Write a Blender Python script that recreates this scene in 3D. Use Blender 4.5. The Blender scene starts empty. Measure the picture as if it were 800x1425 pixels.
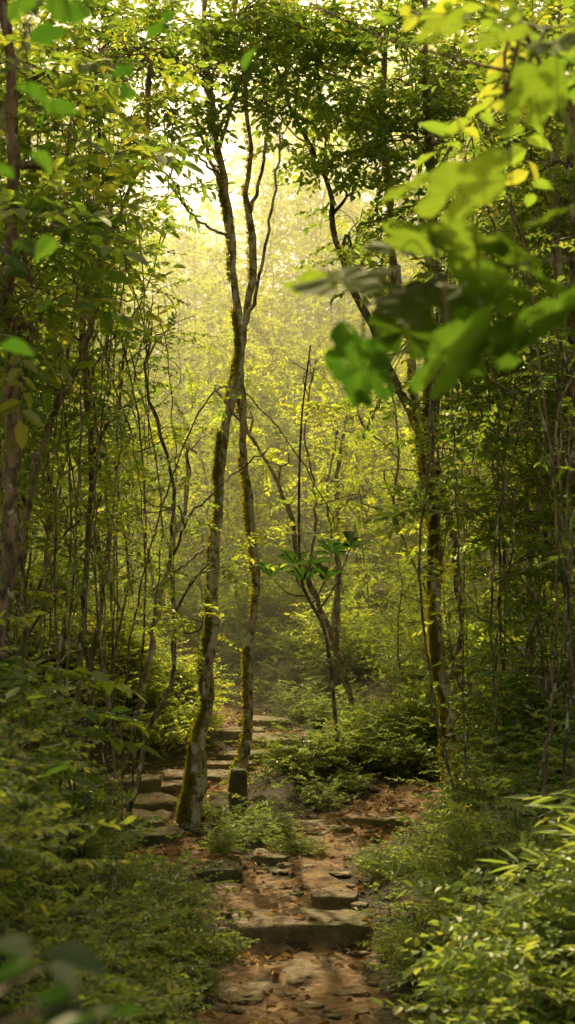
import bpy, bmesh, math, random
import numpy as np
from mathutils import Vector, Matrix, noise as mnoise

scene = bpy.context.scene
scene.view_settings.view_transform = 'Standard'
scene.view_settings.look = 'None'
scene.view_settings.exposure = 0
COL = scene.collection
R = np.random.default_rng(7)
F = 1956.0; EYE = 1.7
def W(u, v, d):
    return np.array([(u-400)/F*d, d, EYE+(815-v)/F*d])

# ------------------------------------------------------------------ noise
_tab = np.random.default_rng(3).random((256, 256))
def vn(x, y, s=1.0, o=0):
    x = np.asarray(x, float)*s+o*17.3+1000; y = np.asarray(y, float)*s+o*9.1+1000
    xi = np.floor(x).astype(int); yi = np.floor(y).astype(int)
    fx = x-xi; fy = y-yi
    fx = fx*fx*(3-2*fx); fy = fy*fy*(3-2*fy)
    a = _tab[xi % 256, yi % 256]; b = _tab[(xi+1) % 256, yi % 256]
    c = _tab[xi % 256, (yi+1) % 256]; d = _tab[(xi+1) % 256, (yi+1) % 256]
    return (a*(1-fx)+b*fx)*(1-fy)+(c*(1-fx)+d*fx)*fy-0.5
def sst(a, b, x):
    t = np.clip((x-a)/(b-a), 0, 1); return t*t*(3-2*t)

# ------------------------------------------------------------------ terrain
MAIN = np.array([(0.0, -3), (0.0, 3), (0.0, 5.6), (.05, 7), (-.02, 7.7), (-.42, 8.3), (-.86, 9.0), (-1.08, 9.8),
                 (-.9, 10.7), (-.48, 11.5), (-.15, 12.3), (-.22, 13.4), (-.7, 14.5), (-1.7, 15.6), (-3.2, 17.2), (-6, 19.5), (-12, 23)])
SIDE = np.array([(.05, 7.2), (.15, 8.2), (.32, 9.2), (.62, 9.8), (1.0, 10.6)])
STN = [ # u0,u1,vtop,d,depth,height,rot,proud
 (322, 516, 1282, 7.0, .34, .16, .02, .012), (236, 380, 1238, 7.72, .34, .14, -.04, .02), (434, 496, 1250, 7.5, .26, .14, -.1, .02),
 (395, 478, 1340, 6.4, .34, .08, .15, .0), (272, 338, 1214, 8.15, .30, .14, .1, .015),
 (126, 240, 1110, 10.0, .46, .26, .08, .08), (132, 224, 1092, 10.5, .40, .24, .05, .08), (142, 230, 1143, 9.5, .40, .22, -.08, .06),
 (192, 286, 1098, 10.6, .40, .22, .1, .07), (220, 324, 1080, 11.05, .38, .22, .12, .06), (270, 352, 1064, 11.5, .34, .2, .1, .05),
 (338, 426, 1034, 12.4, .42, .2, .0, .055), (302, 370, 1022, 12.95, .36, .18, .1, .045), (330, 405, 1008, 13.6, .3, .16, 0, .04),
 (298, 380, 1050, 11.95, .34, .18, .0, .045), (410, 484, 1148, 9.3, .36, .12, .3, .005), (182, 256, 1166, 9.1, .34, .16, .15, .04),
 (300, 372, 1378, 6.1, .3, .07, -.2, .0), (352, 404, 1196, 8.5, .28, .1, -.2, .008), (480, 560, 1150, 9.6, .32, .12, -.2, .01),
]
def pdist(x, y, P):
    best = np.full(np.shape(x), 1e9)
    for (ax, ay), (bx, by) in zip(P[:-1], P[1:]):
        dx, dy = bx-ax, by-ay
        t = np.clip(((x-ax)*dx+(y-ay)*dy)/(dx*dx+dy*dy), 0, 1)
        best = np.minimum(best, np.hypot(x-ax-t*dx, y-ay-t*dy))
    return best
def roaddist(x, y):
    return np.minimum(pdist(x, y, MAIN), pdist(x, y, SIDE)+.07)
def H(x, y):
    x = np.asarray(x, float); y = np.asarray(y, float)
    base = np.interp(y, [-200, 0, 6.95, 7.1, 8.6, 9.5, 10.5, 12.4, 14, 18, 30, 60, 200],
                     [-.3, -.12, -.12, -.01, .02, .07, .13, .25, .37, .5, .9, 1.3, 2.5])
    d = roaddist(x, y)
    cx = np.interp(y, MAIN[:, 1], MAIN[:, 0])
    left = x < cx
    far = np.interp(y, [0, 4, 6.3, 7.3, 8, 10, 11.2, 13, 16, 40], [.5, 1.05, 1.05, .6, .35, .35, .75, 1.1, .95, .8])
    rgt = np.interp(y, [0, 4, 6.3, 8], [.45, .62, .62, .42])
    bank = np.where(left & (y < 15), far*sst(.32, 1.7, d), rgt*sst(.35, 1.8, d))
    bank = bank+.25*sst(2, 8, d)
    n = vn(x, y, 1.1, 1)*.16*sst(.3, 1.2, d)+vn(x, y, 4, 2)*.05*(.3+sst(.2, .8, d))+vn(x, y, 13, 3)*.016
    cut = 0
    for (u0, u1, vt, dd, dp, h, r, pr) in STN[1:]:
        if pr < .01: continue
        c = ((u0+u1)/2-400)/F*dd; w = (u1-u0)/F*dd
        cut = np.maximum(cut, .06*np.exp(-((x-c)/(w*.6))**4-((y-dd+.15)/.17)**2))
    return base+bank+n-cut
def Hs(x, y): return float(H(np.array([x]), np.array([y]))[0])
def pathmask(x, y):
    w = np.interp(y, [5, 7, 8, 9, 9.6, 11, 12, 14, 20], [.35, .42, .36, .36, .48, .42, .34, .33, .35])
    d = roaddist(x, y)+vn(x, y, 3, 5)*.26+vn(x, y, 11, 6)*.12
    return 1-sst(w-.12, w+.12, d)

# ------------------------------------------------------------------ materials
def nt(name):
    m = bpy.data.materials.new(name); m.use_nodes = True
    t = m.node_tree; t.nodes.clear()
    return m, t, t.nodes, t.links
def ramp(n, stops):
    r = n.new('ShaderNodeValToRGB'); e = r.color_ramp.elements
    e[0].position, e[0].color = stops[0][0], (*stops[0][1], 1)
    e[1].position, e[1].color = stops[-1][0], (*stops[-1][1], 1)
    for p, c in stops[1:-1]:
        k = e.new(p); k.color = (*c, 1)
    return r
def leaf_mat(name, stops, tstops, tr=.5, gloss=.06, rough=.4, holes=False):
    m, t, n, l = nt(name)
    out = n.new('ShaderNodeOutputMaterial')
    at = n.new('ShaderNodeAttribute'); at.attribute_name = 'tint'
    r1 = ramp(n, stops); r2 = ramp(n, tstops)
    l.new(at.outputs['Fac'], r1.inputs[0]); l.new(at.outputs['Fac'], r2.inputs[0])
    d = n.new('ShaderNodeBsdfDiffuse'); tt = n.new('ShaderNodeBsdfTranslucent')
    l.new(r1.outputs[0], d.inputs[0]); l.new(r2.outputs[0], tt.inputs[0])
    mx = n.new('ShaderNodeMixShader'); mx.inputs[0].default_value = tr
    l.new(d.outputs[0], mx.inputs[1]); l.new(tt.outputs[0], mx.inputs[2])
    if gloss > 0:
        g = n.new('ShaderNodeBsdfGlossy'); g.inputs['Roughness'].default_value = rough
        g.inputs['Color'].default_value = (.95, .95, .75, 1)
        m2 = n.new('ShaderNodeMixShader'); m2.inputs[0].default_value = gloss
        l.new(mx.outputs[0], m2.inputs[1]); l.new(g.outputs[0], m2.inputs[2])
        mx = m2
    if holes:
        tc = n.new('ShaderNodeTexCoord'); nz = n.new('ShaderNodeTexNoise'); nz.inputs['Scale'].default_value = 38
        l.new(tc.outputs['Object'], nz.inputs[0])
        rr = ramp(n, [(.68, (0, 0, 0)), (.69, (1, 1, 1))]); l.new(nz.outputs[0], rr.inputs[0])
        tp = n.new('ShaderNodeBsdfTransparent'); m3 = n.new('ShaderNodeMixShader')
        l.new(rr.outputs[0], m3.inputs[0]); l.new(mx.outputs[0], m3.inputs[1]); l.new(tp.outputs[0], m3.inputs[2])
        mx = m3
    l.new(mx.outputs[0], out.inputs[0])
    return m
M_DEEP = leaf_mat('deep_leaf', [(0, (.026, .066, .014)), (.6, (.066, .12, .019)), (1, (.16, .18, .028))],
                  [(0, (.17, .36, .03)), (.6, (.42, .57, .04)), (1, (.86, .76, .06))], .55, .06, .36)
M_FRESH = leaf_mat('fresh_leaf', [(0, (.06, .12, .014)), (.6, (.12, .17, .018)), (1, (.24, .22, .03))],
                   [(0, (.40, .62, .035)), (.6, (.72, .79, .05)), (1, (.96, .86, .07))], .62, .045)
M_UNDER = leaf_mat('undergrowth_leaf', [(0, (.06, .12, .028)), (.6, (.13, .19, .038)), (1, (.30, .29, .06))],
                   [(0, (.30, .48, .05)), (.6, (.58, .70, .07)), (1, (.92, .83, .09))], .46, .06, .45)
M_NEAR = leaf_mat('broad_leaf', [(0, (.014, .040, .006)), (1, (.06, .095, .012))],
                  [(0, (.07, .19, .012)), (1, (.44, .54, .035))], .55, .012, holes=True)
M_DARK = leaf_mat('dark_leaf', [(0, (.010, .03, .008)), (1, (.03, .07, .012))],
                  [(0, (.03, .09, .01)), (1, (.10, .20, .02))], .4, .03)
M_LITTER = leaf_mat('dry_leaf', [(0, (.11, .055, .022)), (.5, (.27, .15, .05)), (.85, (.50, .28, .06)), (1, (.55, .40, .18))],
                    [(0, (.2, .08, .02)), (1, (.6, .3, .06))], .25, .05, .45)
M_MOSS = leaf_mat('moss', [(0, (.12, .13, .012)), (1, (.36, .30, .03))], [(0, (.6, .58, .03)), (1, (.95, .78, .04))], .5, .0)

def bark_mat(name, c1, c2, c3, moss=.5, mosscol=(.24, .21, .02), scale=9, lich=.53):
    m, t, n, l = nt(name)
    out = n.new('ShaderNodeOutputMaterial'); p = n.new('ShaderNodeBsdfPrincipled')
    tc = n.new('ShaderNodeTexCoord'); mp = n.new('ShaderNodeMapping'); mp.inputs['Scale'].default_value = (1, 1, .45)
    l.new(tc.outputs['Object'], mp.inputs[0])
    n1 = n.new('ShaderNodeTexNoise'); n1.inputs['Scale'].default_value = scale*2.4; n1.inputs['Detail'].default_value = 6
    n1.inputs['Roughness'].default_value = .7
    l.new(mp.outputs[0], n1.inputs[0])
    r = ramp(n, [(.40, c1), (.5, c2), (.58, c3)]); l.new(n1.outputs[0], r.inputs[0])
    n2 = n.new('ShaderNodeTexNoise'); n2.inputs['Scale'].default_value = 4.5; n2.inputs['Detail'].default_value = 6
    n2.inputs['Roughness'].default_value = .7
    l.new(tc.outputs['Object'], n2.inputs[0])
    r2 = ramp(n, [(.62-.25*moss, (0, 0, 0)), (.70-.2*moss, (1, 1, 1))]); l.new(n2.outputs[0], r2.inputs[0])
    mx = n.new('ShaderNodeMixRGB'); l.new(r2.outputs[0], mx.inputs[0]); l.new(r.outputs[0], mx.inputs[1])
    mx.inputs[2].default_value = (*mosscol, 1)
    n3 = n.new('ShaderNodeTexNoise'); n3.inputs['Scale'].default_value = 10; n3.inputs['Detail'].default_value = 5
    n3.inputs['Roughness'].default_value = .68
    l.new(tc.outputs['Object'], n3.inputs[0])
    r3 = ramp(n, [(lich, (0, 0, 0)), (lich+.03, (.95, .95, .95))]); l.new(n3.outputs[0], r3.inputs[0])
    mx2 = n.new('ShaderNodeMixRGB'); l.new(r3.outputs[0], mx2.inputs[0]); l.new(mx.outputs[0], mx2.inputs[1])
    mx2.inputs[2].default_value = (.70, .62, .46, 1)
    l.new(mx2.outputs[0], p.inputs['Base Color'])
    p.inputs['Roughness'].default_value = .85
    b = n.new('ShaderNodeBump'); b.inputs['Strength'].default_value = .9; b.inputs['Distance'].default_value = .02
    l.new(n1.outputs[0], b.inputs['Height']); l.new(b.outputs[0], p.inputs['Normal'])
    l.new(p.outputs[0], out.inputs[0])
    return m
M_BARK = bark_mat('mossy_bark', (.10, .065, .035), (.42, .31, .17), (.62, .49, .30), .3, lich=.50)
M_BARKD = bark_mat('dark_bark', (.045, .03, .017), (.17, .12, .065), (.32, .24, .14), .35, (.16, .15, .015), lich=.58)
M_BARKB = bark_mat('brown_bark', (.09, .055, .03), (.27, .175, .095), (.42, .29, .17), .2, lich=.6)
M_TWIG = bark_mat('twig_bark', (.07, .05, .026), (.18, .13, .07), (.28, .2, .11), .3)

def ground_mat(name, stops, sc, bump, rough=.95, moss=None):
    m, t, n, l = nt(name)
    out = n.new('ShaderNodeOutputMaterial'); p = n.new('ShaderNodeBsdfPrincipled')
    tc = n.new('ShaderNodeTexCoord')
    n1 = n.new('ShaderNodeTexNoise'); n1.inputs['Scale'].default_value = sc; n1.inputs['Detail'].default_value = 8
    n1.inputs['Roughness'].default_value = .72
    l.new(tc.outputs['Object'], n1.inputs[0])
    r = ramp(n, stops); l.new(n1.outputs[0], r.inputs[0])
    n2 = n.new('ShaderNodeTexVoronoi'); n2.inputs['Scale'].default_value = sc*5
    l.new(tc.outputs['Object'], n2.inputs[0])
    bw = n.new('ShaderNodeRGBToBW'); l.new(n2.outputs['Color'], bw.inputs[0])
    rr = ramp(n, [(0, (.55, .5, .45)), (1, (1.0, 1.0, 1.0))]); l.new(bw.outputs[0], rr.inputs[0])
    mx = n.new('ShaderNodeMixRGB'); mx.blend_type = 'MULTIPLY'; mx.inputs[0].default_value = .8
    l.new(r.outputs[0], mx.inputs[1]); l.new(rr.outputs[0], mx.inputs[2])
    if moss:
        n4 = n.new('ShaderNodeTexNoise'); n4.inputs['Scale'].default_value = 5; n4.inputs['Detail'].default_value = 7
        l.new(tc.outputs['Object'], n4.inputs[0])
        r4 = ramp(n, [(.50, (0, 0, 0)), (.60, (.85, .85, .85))]); l.new(n4.outputs[0], r4.inputs[0])
        m4 = n.new('ShaderNodeMixRGB'); l.new(r4.outputs[0], m4.inputs[0]); l.new(mx.outputs[0], m4.inputs[1])
        m4.inputs[2].default_value = (*moss, 1); mx = m4
    l.new(mx.outputs[0], p.inputs['Base Color']); p.inputs['Roughness'].default_value = rough
    add = n.new('ShaderNodeMath'); add.operation = 'MULTIPLY_ADD'; add.inputs[1].default_value = .3
    l.new(n2.outputs['Distance'], add.inputs[0]); l.new(n1.outputs[0], add.inputs[2])
    b = n.new('ShaderNodeBump'); b.inputs['Strength'].default_value = bump; b.inputs['Distance'].default_value = .04
    l.new(add.outputs[0], b.inputs['Height']); l.new(b.outputs[0], p.inputs['Normal'])
    l.new(p.outputs[0], out.inputs[0])
    return m
M_SOIL = ground_mat('forest_soil', [(.3, (.05, .035, .018)), (.5, (.10, .07, .03)), (.62, (.08, .09, .025)), (.75, (.15, .10, .05))], 5, .8)
M_DIRT = ground_mat('trodden_dirt', [(.3, (.13, .075, .032)), (.5, (.31, .19, .08)), (.7, (.52, .34, .15))], 6, .8)
M_STONE = ground_mat('step_stone', [(.3, (.12, .085, .04)), (.44, (.26, .185, .09)), (.58, (.40, .29, .15)), (.75, (.52, .40, .24))], 7, .7, .85, (.15, .14, .035))
M_STONEM = ground_mat('mossy_stone', [(.3, (.07, .06, .025)), (.5, (.15, .14, .05)), (.7, (.28, .22, .13))], 9, .7, .9)

# ------------------------------------------------------------------ mesh building
class Geo:
    def __init__(s): s.v = []; s.f = []; s.m = []; s.t = []; s.n = 0
    def add(s, v, f, mat=0, t=None):
        v = np.asarray(v, float).reshape(-1, 3); f = np.asarray(f, int).reshape(-1, 4)
        s.v.append(v); s.f.append(f+s.n)
        s.m.append(np.full(len(f), mat) if np.isscalar(mat) else np.asarray(mat))
        s.t.append(np.full(len(v), .5) if t is None else np.asarray(t)); s.n += len(v)
    def mesh(s, name, mats, smooth=False, origin=(0, 0, 0)):
        v = np.concatenate(s.v)-np.asarray(origin); f = np.concatenate(s.f); m = np.concatenate(s.m); t = np.concatenate(s.t)
        me = bpy.data.meshes.new(name)
        me.vertices.add(len(v)); me.vertices.foreach_set('co', v.astype(np.float32).ravel())
        me.loops.add(f.size); me.loops.foreach_set('vertex_index', f.astype(np.int32).ravel())
        me.polygons.add(len(f)); me.polygons.foreach_set('loop_start', (np.arange(len(f))*4).astype(np.int32))
        me.polygons.foreach_set('loop_total', np.full(len(f), 4, np.int32))
        for k in mats: me.materials.append(k)
        me.polygons.foreach_set('material_index', m.astype(np.int32))
        me.polygons.foreach_set('use_smooth', np.full(len(f), smooth))
        a = me.attributes.new('tint', 'FLOAT', 'POINT'); a.data.foreach_set('value', t.astype(np.float32))
        me.update(calc_edges=True)
        return me

def resample(P, n):
    P = np.asarray(P, float)
    s = np.concatenate([[0], np.cumsum(np.linalg.norm(np.diff(P[:, :3], axis=0), axis=1))])
    Q = np.vstack([2*P[0]-P[1], P, 2*P[-1]-P[-2]])
    out = []
    for d in np.linspace(0, s[-1], n):
        i = min(max(np.searchsorted(s, d)-1, 0), len(P)-2)
        t = (d-s[i])/max(s[i+1]-s[i], 1e-9)
        p0, p1, p2, p3 = Q[i], Q[i+1], Q[i+2], Q[i+3]
        out.append(.5*((2*p1)+(-p0+p2)*t+(2*p0-5*p1+4*p2-p3)*t*t+(-p0+3*p1-3*p2+p3)*t**3))
    return np.array(out)
def tube(g, P, rad, sides=6, mat=0, rough=0., rng=R, t=.5):
    P = np.asarray(P, float); n = len(P)
    T = np.gradient(P, axis=0); T /= np.linalg.norm(T, axis=1)[:, None]+1e-9
    ref = np.array([.3, 1, .1]) if abs(T[0][2]) > .6 else np.array([0, 0, 1.])
    U = np.cross(T, ref); U /= np.linalg.norm(U, axis=1)[:, None]+1e-9
    V = np.cross(T, U)
    a = np.linspace(0, 2*np.pi, sides, endpoint=False)
    rad = np.broadcast_to(np.asarray(rad, float), (n,))
    rr = rad[:, None]*(1+(rough*rng.normal(size=(n, sides)) if rough else 0))
    v = P[:, None, :]+rr[..., None]*(np.cos(a)[None, :, None]*U[:, None, :]+np.sin(a)[None, :, None]*V[:, None, :])
    i = np.arange(n-1)[:, None]*sides; j = np.arange(sides)[None, :]; j2 = (j+1) % sides
    f = np.stack([i+j, i+j2, i+sides+j2, i+sides+j], -1).reshape(-1, 4)
    g.add(v.reshape(-1, 3), f, mat, np.full(n*sides, t))

def norm(v): return v/(np.linalg.norm(v, axis=-1, keepdims=True)+1e-9)
def frames(d, up=None):
    d = norm(np.asarray(d, float))
    up = np.tile([0, 0, 1.], (len(d), 1)) if up is None else up
    x = np.cross(d, up); bad = np.linalg.norm(x, axis=1) < 1e-3; x[bad] = [1, 0, 0]
    x = norm(x); z = np.cross(x, d)
    return np.stack([x, d, z], -1)

def leafquads(L, w, fold=.25, droop=.15, shape='ov'):
    if shape == 'ov': a, b, wa, wb = .3, .68, .9, .8
    elif shape == 'obov': a, b, wa, wb = .4, .78, .6, 1.0
    else: a, b, wa, wb = .2, .6, 1., .75
    v = np.array([[0, 0, 0], [-w*wa, a, fold*w], [-w*wb, b, fold*w-droop*.4], [0, 1, -droop], [w*wb, b, fold*w-droop*.4], [w*wa, a, fold*w]])*L
    return v, np.array([[0, 3, 2, 1], [0, 5, 4, 3]])
def make_spray(rng, K=12, length=.34, L=.08, w=.28, shape='ov', ang=(45, 75), droop=.2, twigr=.0016, jitter=.35):
    g = Geo()
    ts = np.linspace(0, 1, 5)
    bend = rng.normal(0, .12)
    tw = np.stack([bend*ts**2*length, ts*length, -droop*ts**2*length], 1)
    tube(g, tw, np.linspace(twigr*1.6, twigr*.6, 5), 3, 1)
    for i in range(K):
        t = (.15+.85*i/(K-1)); t = min(t, 1)
        p = np.array([bend*t*t*length, t*length, -droop*t*t*length])
        sd = 1 if i % 2 else -1
        an = math.radians(rng.uniform(*ang)) if i < K-1 else rng.normal(0, .2)
        d = np.array([[sd*math.sin(an), math.cos(an), rng.normal(-.15, jitter)]])
        up = np.array([[rng.normal(0, jitter), rng.normal(0, jitter), 1.]])
        M = frames(d, up)[0]
        v, f = leafquads(L*rng.uniform(.6, 1.15), w*rng.uniform(.85, 1.15), rng.uniform(.1, .5), rng.uniform(0, .35), shape)
        g.add(v@M.T+p, f, 0, np.full(6, rng.random()))
    return (np.concatenate(g.v), np.concatenate(g.f), np.concatenate(g.m), np.concatenate(g.t))
def make_fan(rng, K=7, L=.17, w=.25):
    g = Geo()
    for i in range(K):
        a = i/K*2*math.pi+rng.normal(0, .2)
        d = np.array([[math.cos(a), math.sin(a), rng.uniform(.1, 1.3)]])
        M = frames(d)[0]
        v, f = leafquads(L*rng.uniform(.7, 1.1), w, .3, rng.uniform(.1, .35), 'obov')
        g.add(v@M.T, f, 0, np.full(6, rng.random()))
    return (np.concatenate(g.v), np.concatenate(g.f), np.concatenate(g.m), np.concatenate(g.t))
rs = np.random.default_rng(11)
SPR = {
 'broad': [make_spray(rs, 10, .36, .105, .27) for _ in range(6)],
 'mid':   [make_spray(rs, 13, .36, .072, .27) for _ in range(6)],
 'small': [make_spray(rs, 18, .34, .046, .30) for _ in range(6)],
 'tiny':  [make_spray(rs, 20, .24, .034, .32, jitter=.5) for _ in range(6)],
 'long':  [make_spray(rs, 11, .28, .10, .11, 'lance', (25, 65), .35) for _ in range(6)],
 'fan':   [make_fan(rs) for _ in range(5)],
 'moss':  [make_spray(rs, 6, .018, .012, .35, 'ov', (20, 90), 0, .0003, .8) for _ in range(3)],
}
def scatter(g, kind, pos, dirs, scale, rng=R, up=None, tb=.5, bias=0.):
    pos = np.asarray(pos); n = len(pos)
    if n == 0: return
    Fm = frames(dirs, up); scale = np.broadcast_to(scale, (n,))
    pick = rng.integers(0, len(SPR[kind]), n); tr = rng.random(n)
    for k, (tv, tf, tm, tt) in enumerate(SPR[kind]):
        I = np.where(pick == k)[0]
        if len(I) == 0: continue
        v = np.einsum('nij,vj->nvi', Fm[I], tv)*scale[I][:, None, None]+pos[I][:, None, :]
        f = tf[None]+(np.arange(len(I))*len(tv))[:, None, None]
        t = np.clip((1-tb)*tt[None]+tb*tr[I][:, None]+bias, 0, 1)
        g.add(v.reshape(-1, 3), f.reshape(-1, 4), np.tile(tm, len(I)), t.ravel())

# ------------------------------------------------------------------ registry
def obj(name, data, parent=None, **kw):
    o = bpy.data.objects.new(name, data); COL.objects.link(o)
    if parent is not None: o.parent = parent
    for k, v in kw.items(): o[k] = v
    return o
def tree_thing(name, trunk_me, crown_me, loc, label, cat, rotz=0, sc=1, group=None, extra=None):
    e = obj(name, None); e.empty_display_size = .3
    e.location = loc; e.rotation_euler = (0, 0, rotz); e.scale = (sc, sc, sc)
    e['label'] = label; e['category'] = cat
    if group: e['group'] = group
    obj('trunk', trunk_me, e)
    if crown_me: obj('crown', crown_me, e)
    for nm, me in (extra or []): obj(nm, me, e)
    return e
def clone(e, loc, rotz, sc):
    c = e.copy(); COL.objects.link(c)
    c.location = loc; c.rotation_euler = (0, 0, rotz); c.scale = (sc, sc, sc)
    for k in e.children:
        kk = k.copy(); kk.parent = c; COL.objects.link(kk)
    return c

# ------------------------------------------------------------------ generic tree grower
def grow(rng, height, lean=(0, 0), r0=.05, cs=.35, nb=20, blen=1.3, kind='mid', ss=1., ntw=7, wig=.06, rise=(15, 55), spt=2, leafm=None, bark=None, bias=0):
    gt, gc = Geo(), Geo()
    n = 14; t = np.linspace(0, 1, n)
    wx = np.cumsum(rng.normal(0, wig, n))*height/6; wy = np.cumsum(rng.normal(0, wig, n))*height/6
    P = np.stack([lean[0]*t+wx-wx[0], lean[1]*t+wy-wy[0], t*height], 1)
    P[0, 2] = -.15
    P = resample(P, 30); tt = np.linspace(0, 1, 30)
    rad = r0*(1-.82*tt)+.5*r0*np.exp(-tt*25)
    tube(gt, P, rad, 8, 0, .05, rng)
    sp, sd = [], []
    for b in range(nb):
        f = cs+(1-cs)*(b+rng.random())/nb; f = min(f, .99)
        i = int(f*29); o = P[i]
        az = b*2.4+rng.normal(0, .4); el = math.radians(rng.uniform(*rise))
        Lb = blen*(1.15-.65*(f-cs)/(1-cs))*rng.uniform(.6, 1.15)
        d = np.array([math.cos(az)*math.cos(el), math.sin(az)*math.cos(el), math.sin(el)])
        k = 6; bp = [o]; cur = d.copy()
        for s in range(k):
            cur = cur+rng.normal(0, .16, 3)+np.array([0, 0, -.05]); cur /= np.linalg.norm(cur)
            bp.append(bp[-1]+cur*Lb/k)
        bp = np.array(bp)
        rb = max(rad[i]*.45, .006)
        tube(gt, bp, np.linspace(rb, .003, k+1), 5, 0, 0, rng)
        for j in range(ntw):
            q = rng.uniform(.25, 1)*k; a = int(min(q, k-1)); st = bp[a]+(bp[a+1]-bp[a])*(q-a)
            dd = norm(norm(bp[a+1]-bp[a])*.7+rng.normal(0, .6, 3)+np.array([0, 0, .1]))
            Lt = rng.uniform(.15, .45)*ss
            en = st+dd*Lt+np.array([0, 0, -.04])
            tube(gc, np.array([st, (st+en)/2+rng.normal(0, .02, 3), en]), [.004*ss, .003*ss, .002*ss], 3, 1)
            for q2 in range(spt):
                w0 = rng.uniform(.2, 1) if q2 else 1
                sp.append(st+(en-st)*w0); sd.append(dd*.8+rng.normal(0, .45, 3)+np.array([0, 0, -.05]))
    sd = np.array(sd); sd[:, 2] *= .6
    scatter(gc, kind, np.array(sp), sd, ss*rng.uniform(.75, 1.25, len(sp)), rng, None, .5, bias)
    return gt.mesh('trunk', [bark or M_BARKD], True), gc.mesh('crown', [leafm or M_DEEP, M_TWIG])

# ------------------------------------------------------------------ ground sheet
def axis(lo, hi, step, far, n):
    c = np.arange(lo, hi+1e-6, step)
    g = (np.linspace(0, 1, n+1)[1:]**2.5)
    return np.concatenate([(lo-g*(far))[::-1], c, hi+g*far])
xs = axis(-4.5, 4.5, .05, 250, 45); ys = axis(3.5, 18, .05, 250, 50)
X, Y = np.meshgrid(xs, ys)
Z = H(X, Y)
def gridfaces(ny, nx):
    i = np.arange(ny-1)[:, None]*nx; j = np.arange(nx-1)[None]
    return np.stack([i+j, i+j+1, i+nx+j+1, i+nx+j], -1).reshape(-1, 4)
g = Geo(); g.add(np.stack([X, Y, Z], -1).reshape(-1, 3), gridfaces(*X.shape))
obj('ground', g.mesh('ground', [M_SOIL], True), kind='structure', label='uneven forest soil with leaf mould', category='ground')
xs = np.arange(-7.5, 2.2, .03); ys = np.arange(2, 22, .035)
X, Y = np.meshgrid(xs, ys); mk = pathmask(X, Y)
Z = H(X, Y)+(-.05+.062*mk)+vn(X, Y, 22, 8)*.022*mk+vn(X, Y, 7, 9)*.03*mk
fc = gridfaces(*X.shape); ff = mk.ravel()[fc].max(1) > .02; fc = fc[ff]
used = np.unique(fc); rm = np.full(X.size, -1); rm[used] = np.arange(len(used))
g = Geo(); g.add(np.stack([X, Y, Z], -1).reshape(-1, 3)[used], rm[fc])
obj('path', g.mesh('path', [M_DIRT], True), kind='structure', label='trodden brown dirt footpath with stone steps', category='path')

# ------------------------------------------------------------------ stones
def stone(name, w, dp, h, seed, loc, rot, mat, label, cat, group=None, tilt=0, amp=1., post=False):
    """irregular slab: a noisy polygonal outline extruded and worn round at its edges"""
    rng = np.random.default_rng(seed)
    m = 52; a = np.linspace(0, 2*np.pi, m, endpoint=False)
    e = .38 if not post else .8
    ox = np.sign(np.cos(a))*np.abs(np.cos(a))**e*w/2; oy = np.sign(np.sin(a))*np.abs(np.sin(a))**e*dp/2
    k = rng.random(6)*6.28
    wob = 1+amp*(.08*np.sin(2*a+k[0])+.07*np.sin(3*a+k[1])+.05*np.sin(5*a+k[2])+.035*np.sin(9*a+k[3]))
    ox, oy = ox*wob, oy*wob
    prof = [(1.0, -1.0), (1.02, -.55), (1.01, -.1), (1.0, .5), (.995, .82), (.98, .95), (.94, 1.0), (.75, 1.0), (.5, 1.0), (.25, 1.0), (.02, 1.0)]
    v = np.concatenate([np.stack([ox*s_, oy*s_, np.full(m, z_*h/2)], 1) for s_, z_ in prof])
    for i_ in range(len(v)):
        c = Vector(v[i_])*5+Vector((seed*3.1, seed*1.7, 0))
        q = mnoise.noise_vector(c)*.018+mnoise.noise_vector(c*4)*.012
        v[i_] += np.array(q)*(1 if not post else .8)
    g = Geo(); n_ = len(prof); i = np.arange(n_-1)[:, None]*m; j = np.arange(m)[None]; j2 = (j+1) % m
    g.add(v, np.stack([i+j, i+j2, i+m+j2, i+m+j], -1).reshape(-1, 4))
    o = obj(name, g.mesh(name, [mat], True)); o.location = loc; o.rotation_euler = (tilt, tilt*.5, rot)
    o['label'] = label; o['category'] = cat
    if group: o['group'] = group
    return o
for i, (u0, u1, vt, d, dp, h, r, pr) in enumerate(STN):
    a = W(u0, vt, d); b = W(u1, vt, d); c = (a+b)/2
    zt = Hs(c[0], d+dp*.6)+.015+pr
    lab = ('long flat stone slab forming a path step' if b[0]-a[0] > .45 else 'worn flat brown stone sunk in the dirt path')
    stone('stone_step', b[0]-a[0], dp, h, i+1, (c[0], c[1]+dp/2, zt-h/2), r, M_STONE if i not in (4, 16) else M_STONEM, lab, 'stone', 'stones of the path steps', .035*math.sin(i*3), .3 if i == 0 else .9)
p = W(443, 1000, 11.6); gz = Hs(p[0], p[1]); stone('marker_stone', .10, .09, p[2]-gz+.1, 40, (p[0], p[1], (p[2]+gz-.1)/2), .2, M_STONEM, 'small dark upright stone beside the path', 'stone', None, .06, .6, True)
p = W(331, 1070, 9.9); gz = Hs(p[0], p[1]); stone('marker_stone', .12, .12, p[2]-gz+.1, 41, (p[0], p[1], (p[2]+gz-.1)/2), .4, M_STONEM, 'short mossy upright stone at a tree foot', 'stone', None, .04, .6, True)

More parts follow.
